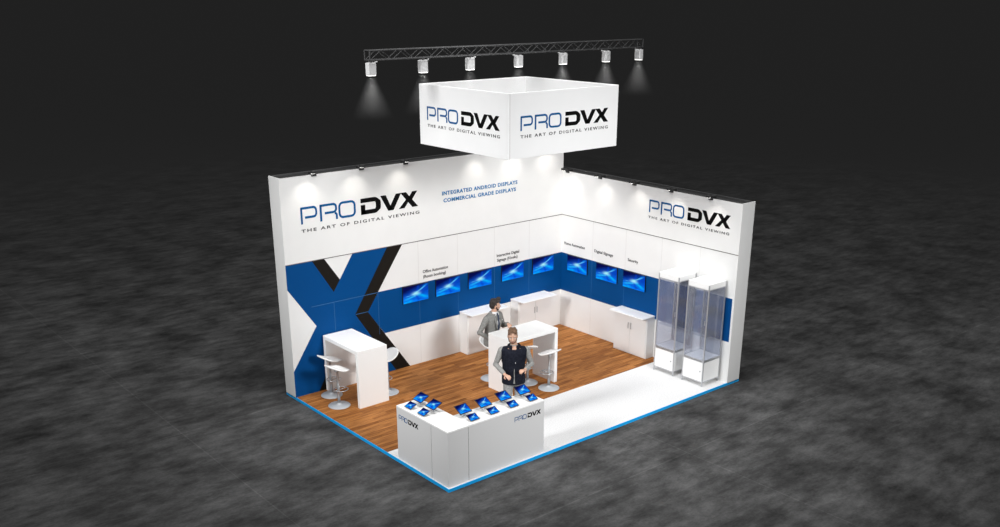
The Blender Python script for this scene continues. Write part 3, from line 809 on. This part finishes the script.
    def torso(bm, g, z0, z1, hem=0):
        prof = [(.80, .170, .128), (.90, .172, .128), (1.02, .166, .122), (1.15, .163, .122), (1.28, .185, .132), (1.38, .198, .128), (1.445, .180, .105), (1.49, .115, .08)]
        R_ = [(tz(z) if z > .95 else Vector((0, 0, z)), a * G_ + g, b + g) for z, a, b in prof if z0 - 1e-6 <= z <= z1 + 1e-6]
        loft(bm, R_, 28)
    def sleeves(bm, g, cuff=1.0):
        for (S, E_, W_, hd, pn) in A:
            W2 = lerp3(E_, W_, cuff); S2 = Vector(S)
            limb(bm, [S2, lerp3(S, E_, .5), E_, lerp3(E_, W2, .5)], [.066 + g, .056 + g, .050 + g, .044 + g])
            loft(bm, [(lerp3(E_, W2, .5), .044 + g, .044 + g), (W2, .036 + g, .036 + g)], 14)
    if spec['kind'] == 'vest':
        bm = bmesh.new(); torso(bm, -.012, .90, 1.445); sleeves(bm, 0, .93); loft(bm, [(tz(1.44), .075, .07), (tz(1.515), .062, .062)], 16)
        bake('jersey', bm, M['greyknit'], t, .010, 4)
        bm = bmesh.new(); torso(bm, .012, .80, 1.445)
        for s in (-1, 1): ball(bm, tz(1.405) + Vector((s * .145, .0, 0)), (.092, .095, .065), 16)
        for z in (.85, .91, .97, 1.03, 1.09, 1.15, 1.21, 1.27, 1.33):     # quilted rolls
            w_ = {True: .190, False: .177}[z > 1.2]; ball(bm, tz(z) if z > .95 else Vector((0, 0, z)), (w_ * G_, w_ * .745, .036), 24)
        # stand-up collar open at the throat
        for k in range(13):
            a = math.radians(-58 + k * 296 / 12)
            p = tz(1.50) + Vector((.086 * cos(a), .076 * sin(a), 0)); ball(bm, p + Vector((p.x * .12, -.01, -.02)), (.020, .020, .040), 10)
        v = bake('quilted_vest', bm, M['vest'], t, .010, 2)
        # open front showing the grey jersey, zip edges
        bm = bmesh.new()
        loft(bm, [(tz(.83) + Vector((0, -.122, 0)), .024, .024), (tz(.95) + Vector((0, -.122, 0)), .012, .022), (tz(1.10) + Vector((0, -.126, 0)), .006, .018)], 14)
        bake('jersey_front', bm, M['greyknit'], t, .008, 1)
        bm = bmesh.new(); ball(bm, tz(1.22) + Vector((.015, -.158, 0)), (.008, .008, .014), 8); from_bm('zip_pull', bm, M['chrome'], v)
        for s in (-1, 1):
            bm = bmesh.new(); ball(bm, tz(1.28) + Vector((s * .11, -.118, 0)), (.045, .014, .008), 12); from_bm('pocket_flap', bm, M['vest'], v, True)
    else:
        bm = bmesh.new(); torso(bm, -.016, .90, 1.445); loft(bm, [(tz(1.45) + Vector((0, -.01, 0)), .070, .066), (tz(1.53) + Vector((0, -.012, 0)), .058, .060)], 18); bake('shirt', bm, M['shirt'], t, .010, 3)
        bm = bmesh.new(); torso(bm, .008, .80, 1.49); sleeves(bm, .006, .96)
        for s in (-1, 1): ball(bm, tz(1.435) + Vector((s * .125, .0, 0)), (.085, .085, .042), 16)
        loft(bm, [(tz(1.45) + Vector((0, .025, 0)), .105, .075), (tz(1.525) + Vector((0, .035, 0)), .078, .050)], 18)
        j = bake('suit_jacket', bm, M['suit'], t, .010, 3)
        bm = bmesh.new(); vs = [tz(1.50) + Vector((-.055, -.080, 0)), tz(1.50) + Vector((.055, -.080, 0)), tz(1.30) + Vector((.045, -.156, 0)), tz(1.10) + Vector((0, -.150, 0)), tz(1.30) + Vector((-.045, -.156, 0))]
        A_ = [bm.verts.new(v) for v in vs]; B_ = [bm.verts.new(v + Vector((0, .06, 0))) for v in vs]; bm.faces.new(A_); bm.faces.new(B_[::-1])
        for i in range(5): bm.faces.new((A_[i], A_[(i + 1) % 5], B_[(i + 1) % 5], B_[i]))
        from_bm('shirt_front', bm, M['shirt'], t)
        bm = bmesh.new(); loft(bm, [(tz(1.50) + Vector((0, -.088, 0)), .020, .012), (tz(1.46) + Vector((0, -.116, 0)), .012, .010), (tz(1.30) + Vector((0, -.162, 0)), .026, .008), (tz(1.14) + Vector((0, -.158, 0)), .036, .008), (tz(1.08) + Vector((0, -.150, 0)), .008, .006)], 12); from_bm('tie', bm, M['tie'], t, True)
        for s in (-1, 1):   # lapels
            bm = bmesh.new(); loft(bm, [(tz(1.49) + Vector((s * .070, -.070, 0)), .020, .012), (tz(1.36) + Vector((s * .080, -.140, 0)), .034, .010), (tz(1.22) + Vector((s * .050, -.158, 0)), .024, .010), (tz(1.10) + Vector((s * .012, -.152, 0)), .008, .008)], 12)
            from_bm('lapel', bm, M['suit'], j, True)
        bm = bmesh.new(); ball(bm, tz(1.33) + Vector((.120, -.128, 0)), (.030, .012, .012), 10); from_bm('pocket_square', bm, M['shirt'], j, True)
    return t

legs_stand = [((-.088, 0, .90), (-.100, -.01, .50), (-.110, .02, .09)), ((.088, 0, .90), (.100, -.01, .50), (.115, .02, .09))]
person('person', (2.265, 1.155, 0), math.radians(-36), .985, 'bearded man in a dark quilted vest over grey, standing behind the reception counter, hands raised', dict(
    kind='vest', hx=-.025, wide=1.12, lean=.06, head=(math.radians(-4), math.radians(16)), hair=M['hairbrown'], beard=True, beardmat=M['hairbrown'], trousers=M['greyjeans'], legs=legs_stand,
    arms=[((-.205, -.02, 1.40), (-.305, .03, 1.13), (-.165, -.215, 1.03), (.45, -.75, -.05), (.5, -.1, -.8)),
          ((.205, -.02, 1.40), (.305, .0, 1.13), (.170, -.245, 1.12), (-.50, -.65, .15), (-.5, -.1, -.8))]))
legs_seated = [((-.092, -.02, .87), (-.125, -.43, .88), (-.105, -.33, .44)), ((.092, -.02, .87), (.125, -.43, .88), (.105, -.33, .44))]
person('person', (3.345, 3.055, -.035), math.radians(12), .925, 'dark-haired man in a grey suit and navy tie, seated behind the middle high table', dict(
    kind='suit', wide=1.08, lean=.12, head=(math.radians(50), math.radians(6)), hair=M['hairblack'], quiff=True, beard=True, beardmat=M['hairblack'], trousers=M['suit'], legs=legs_seated,
    arms=[((-.205, -.04, 1.40), (-.355, .02, 1.14), (-.225, -.19, 1.00), (.5, -.6, -.35), (.6, .3, -.5)),
          ((.205, -.04, 1.40), (.29, -.08, 1.15), (.14, -.33, 1.27), (-.6, -.7, .0), (-.1, 0, -1))]))

# ------------------------------------------------------------------ ambient and added fill light
W = bpy.data.worlds.new('World'); bpy.context.scene.world = W; W.use_nodes = True
bg = W.node_tree.nodes['Background']; bg.inputs['Color'].default_value = (1, 1, 1, 1); bg.inputs['Strength'].default_value = .235 * LK[6]
def area(name, loc, target, power, sx, sy, col=(1, 1, 1), spread=180):
    d = bpy.data.lights.new(name, 'AREA'); d.shape = 'RECTANGLE'; d.size = sx; d.size_y = sy; d.energy = power; d.color = col; d.spread = math.radians(spread)
    o = bpy.data.objects.new(name, d); C.objects.link(o); o.location = loc
    o.rotation_euler = (Vector(target) - Vector(loc)).to_track_quat('-Z', 'Y').to_euler(); return o
area('overhead_fill', (2.0, 0.5, 15), (2.0, 0.5, 0), 3000 * LK[0], 8, 8, (1, 1, 1), 180)  # unseen overhead fill, added to brighten the ground around the stand
spot('fill_spot_left', (-12.0, 1.4, 9.0), (1.2, 1.9, 2.9), 5000 * LK[1], 40, .95, 1.8, (1, 1, 1))  # unseen lamp added to brighten the left-facing sides
spot('fill_spot_right', (2.6, -13.5, 8.4), (3.2, 1.0, 2.2), 5000 * LK[2], 41, .95, 1.8, (1, 1, 1))  # likewise added out of view, for the right-facing sides

# ------------------------------------------------------------------ camera
cam = bpy.data.cameras.new('camera'); co = bpy.data.objects.new('camera', cam); C.objects.link(co)
yaw, pitch, f, cy = .8727918, .3658794, 970.668, 366.3485
co.location = (-7.69004, -10.35496, 6.90797)
fw = Vector((cos(yaw) * cos(pitch), sin(yaw) * cos(pitch), -sin(pitch)))
co.rotation_euler = fw.to_track_quat('-Z', 'Y').to_euler()
cam.sensor_fit = 'HORIZONTAL'; cam.sensor_width = 36; cam.lens = f / 1000 * 36
cam.shift_y = (cy - 263.5) / 1000; cam.clip_end = 6000
bpy.context.scene.camera = co
bpy.context.scene.cycles.volume_step_rate = .4
vs = bpy.context.scene.view_settings
vs.view_transform = 'Standard'; vs.look = 'None'; vs.exposure = 0; vs.gamma = 1; vs.use_curve_mapping = False
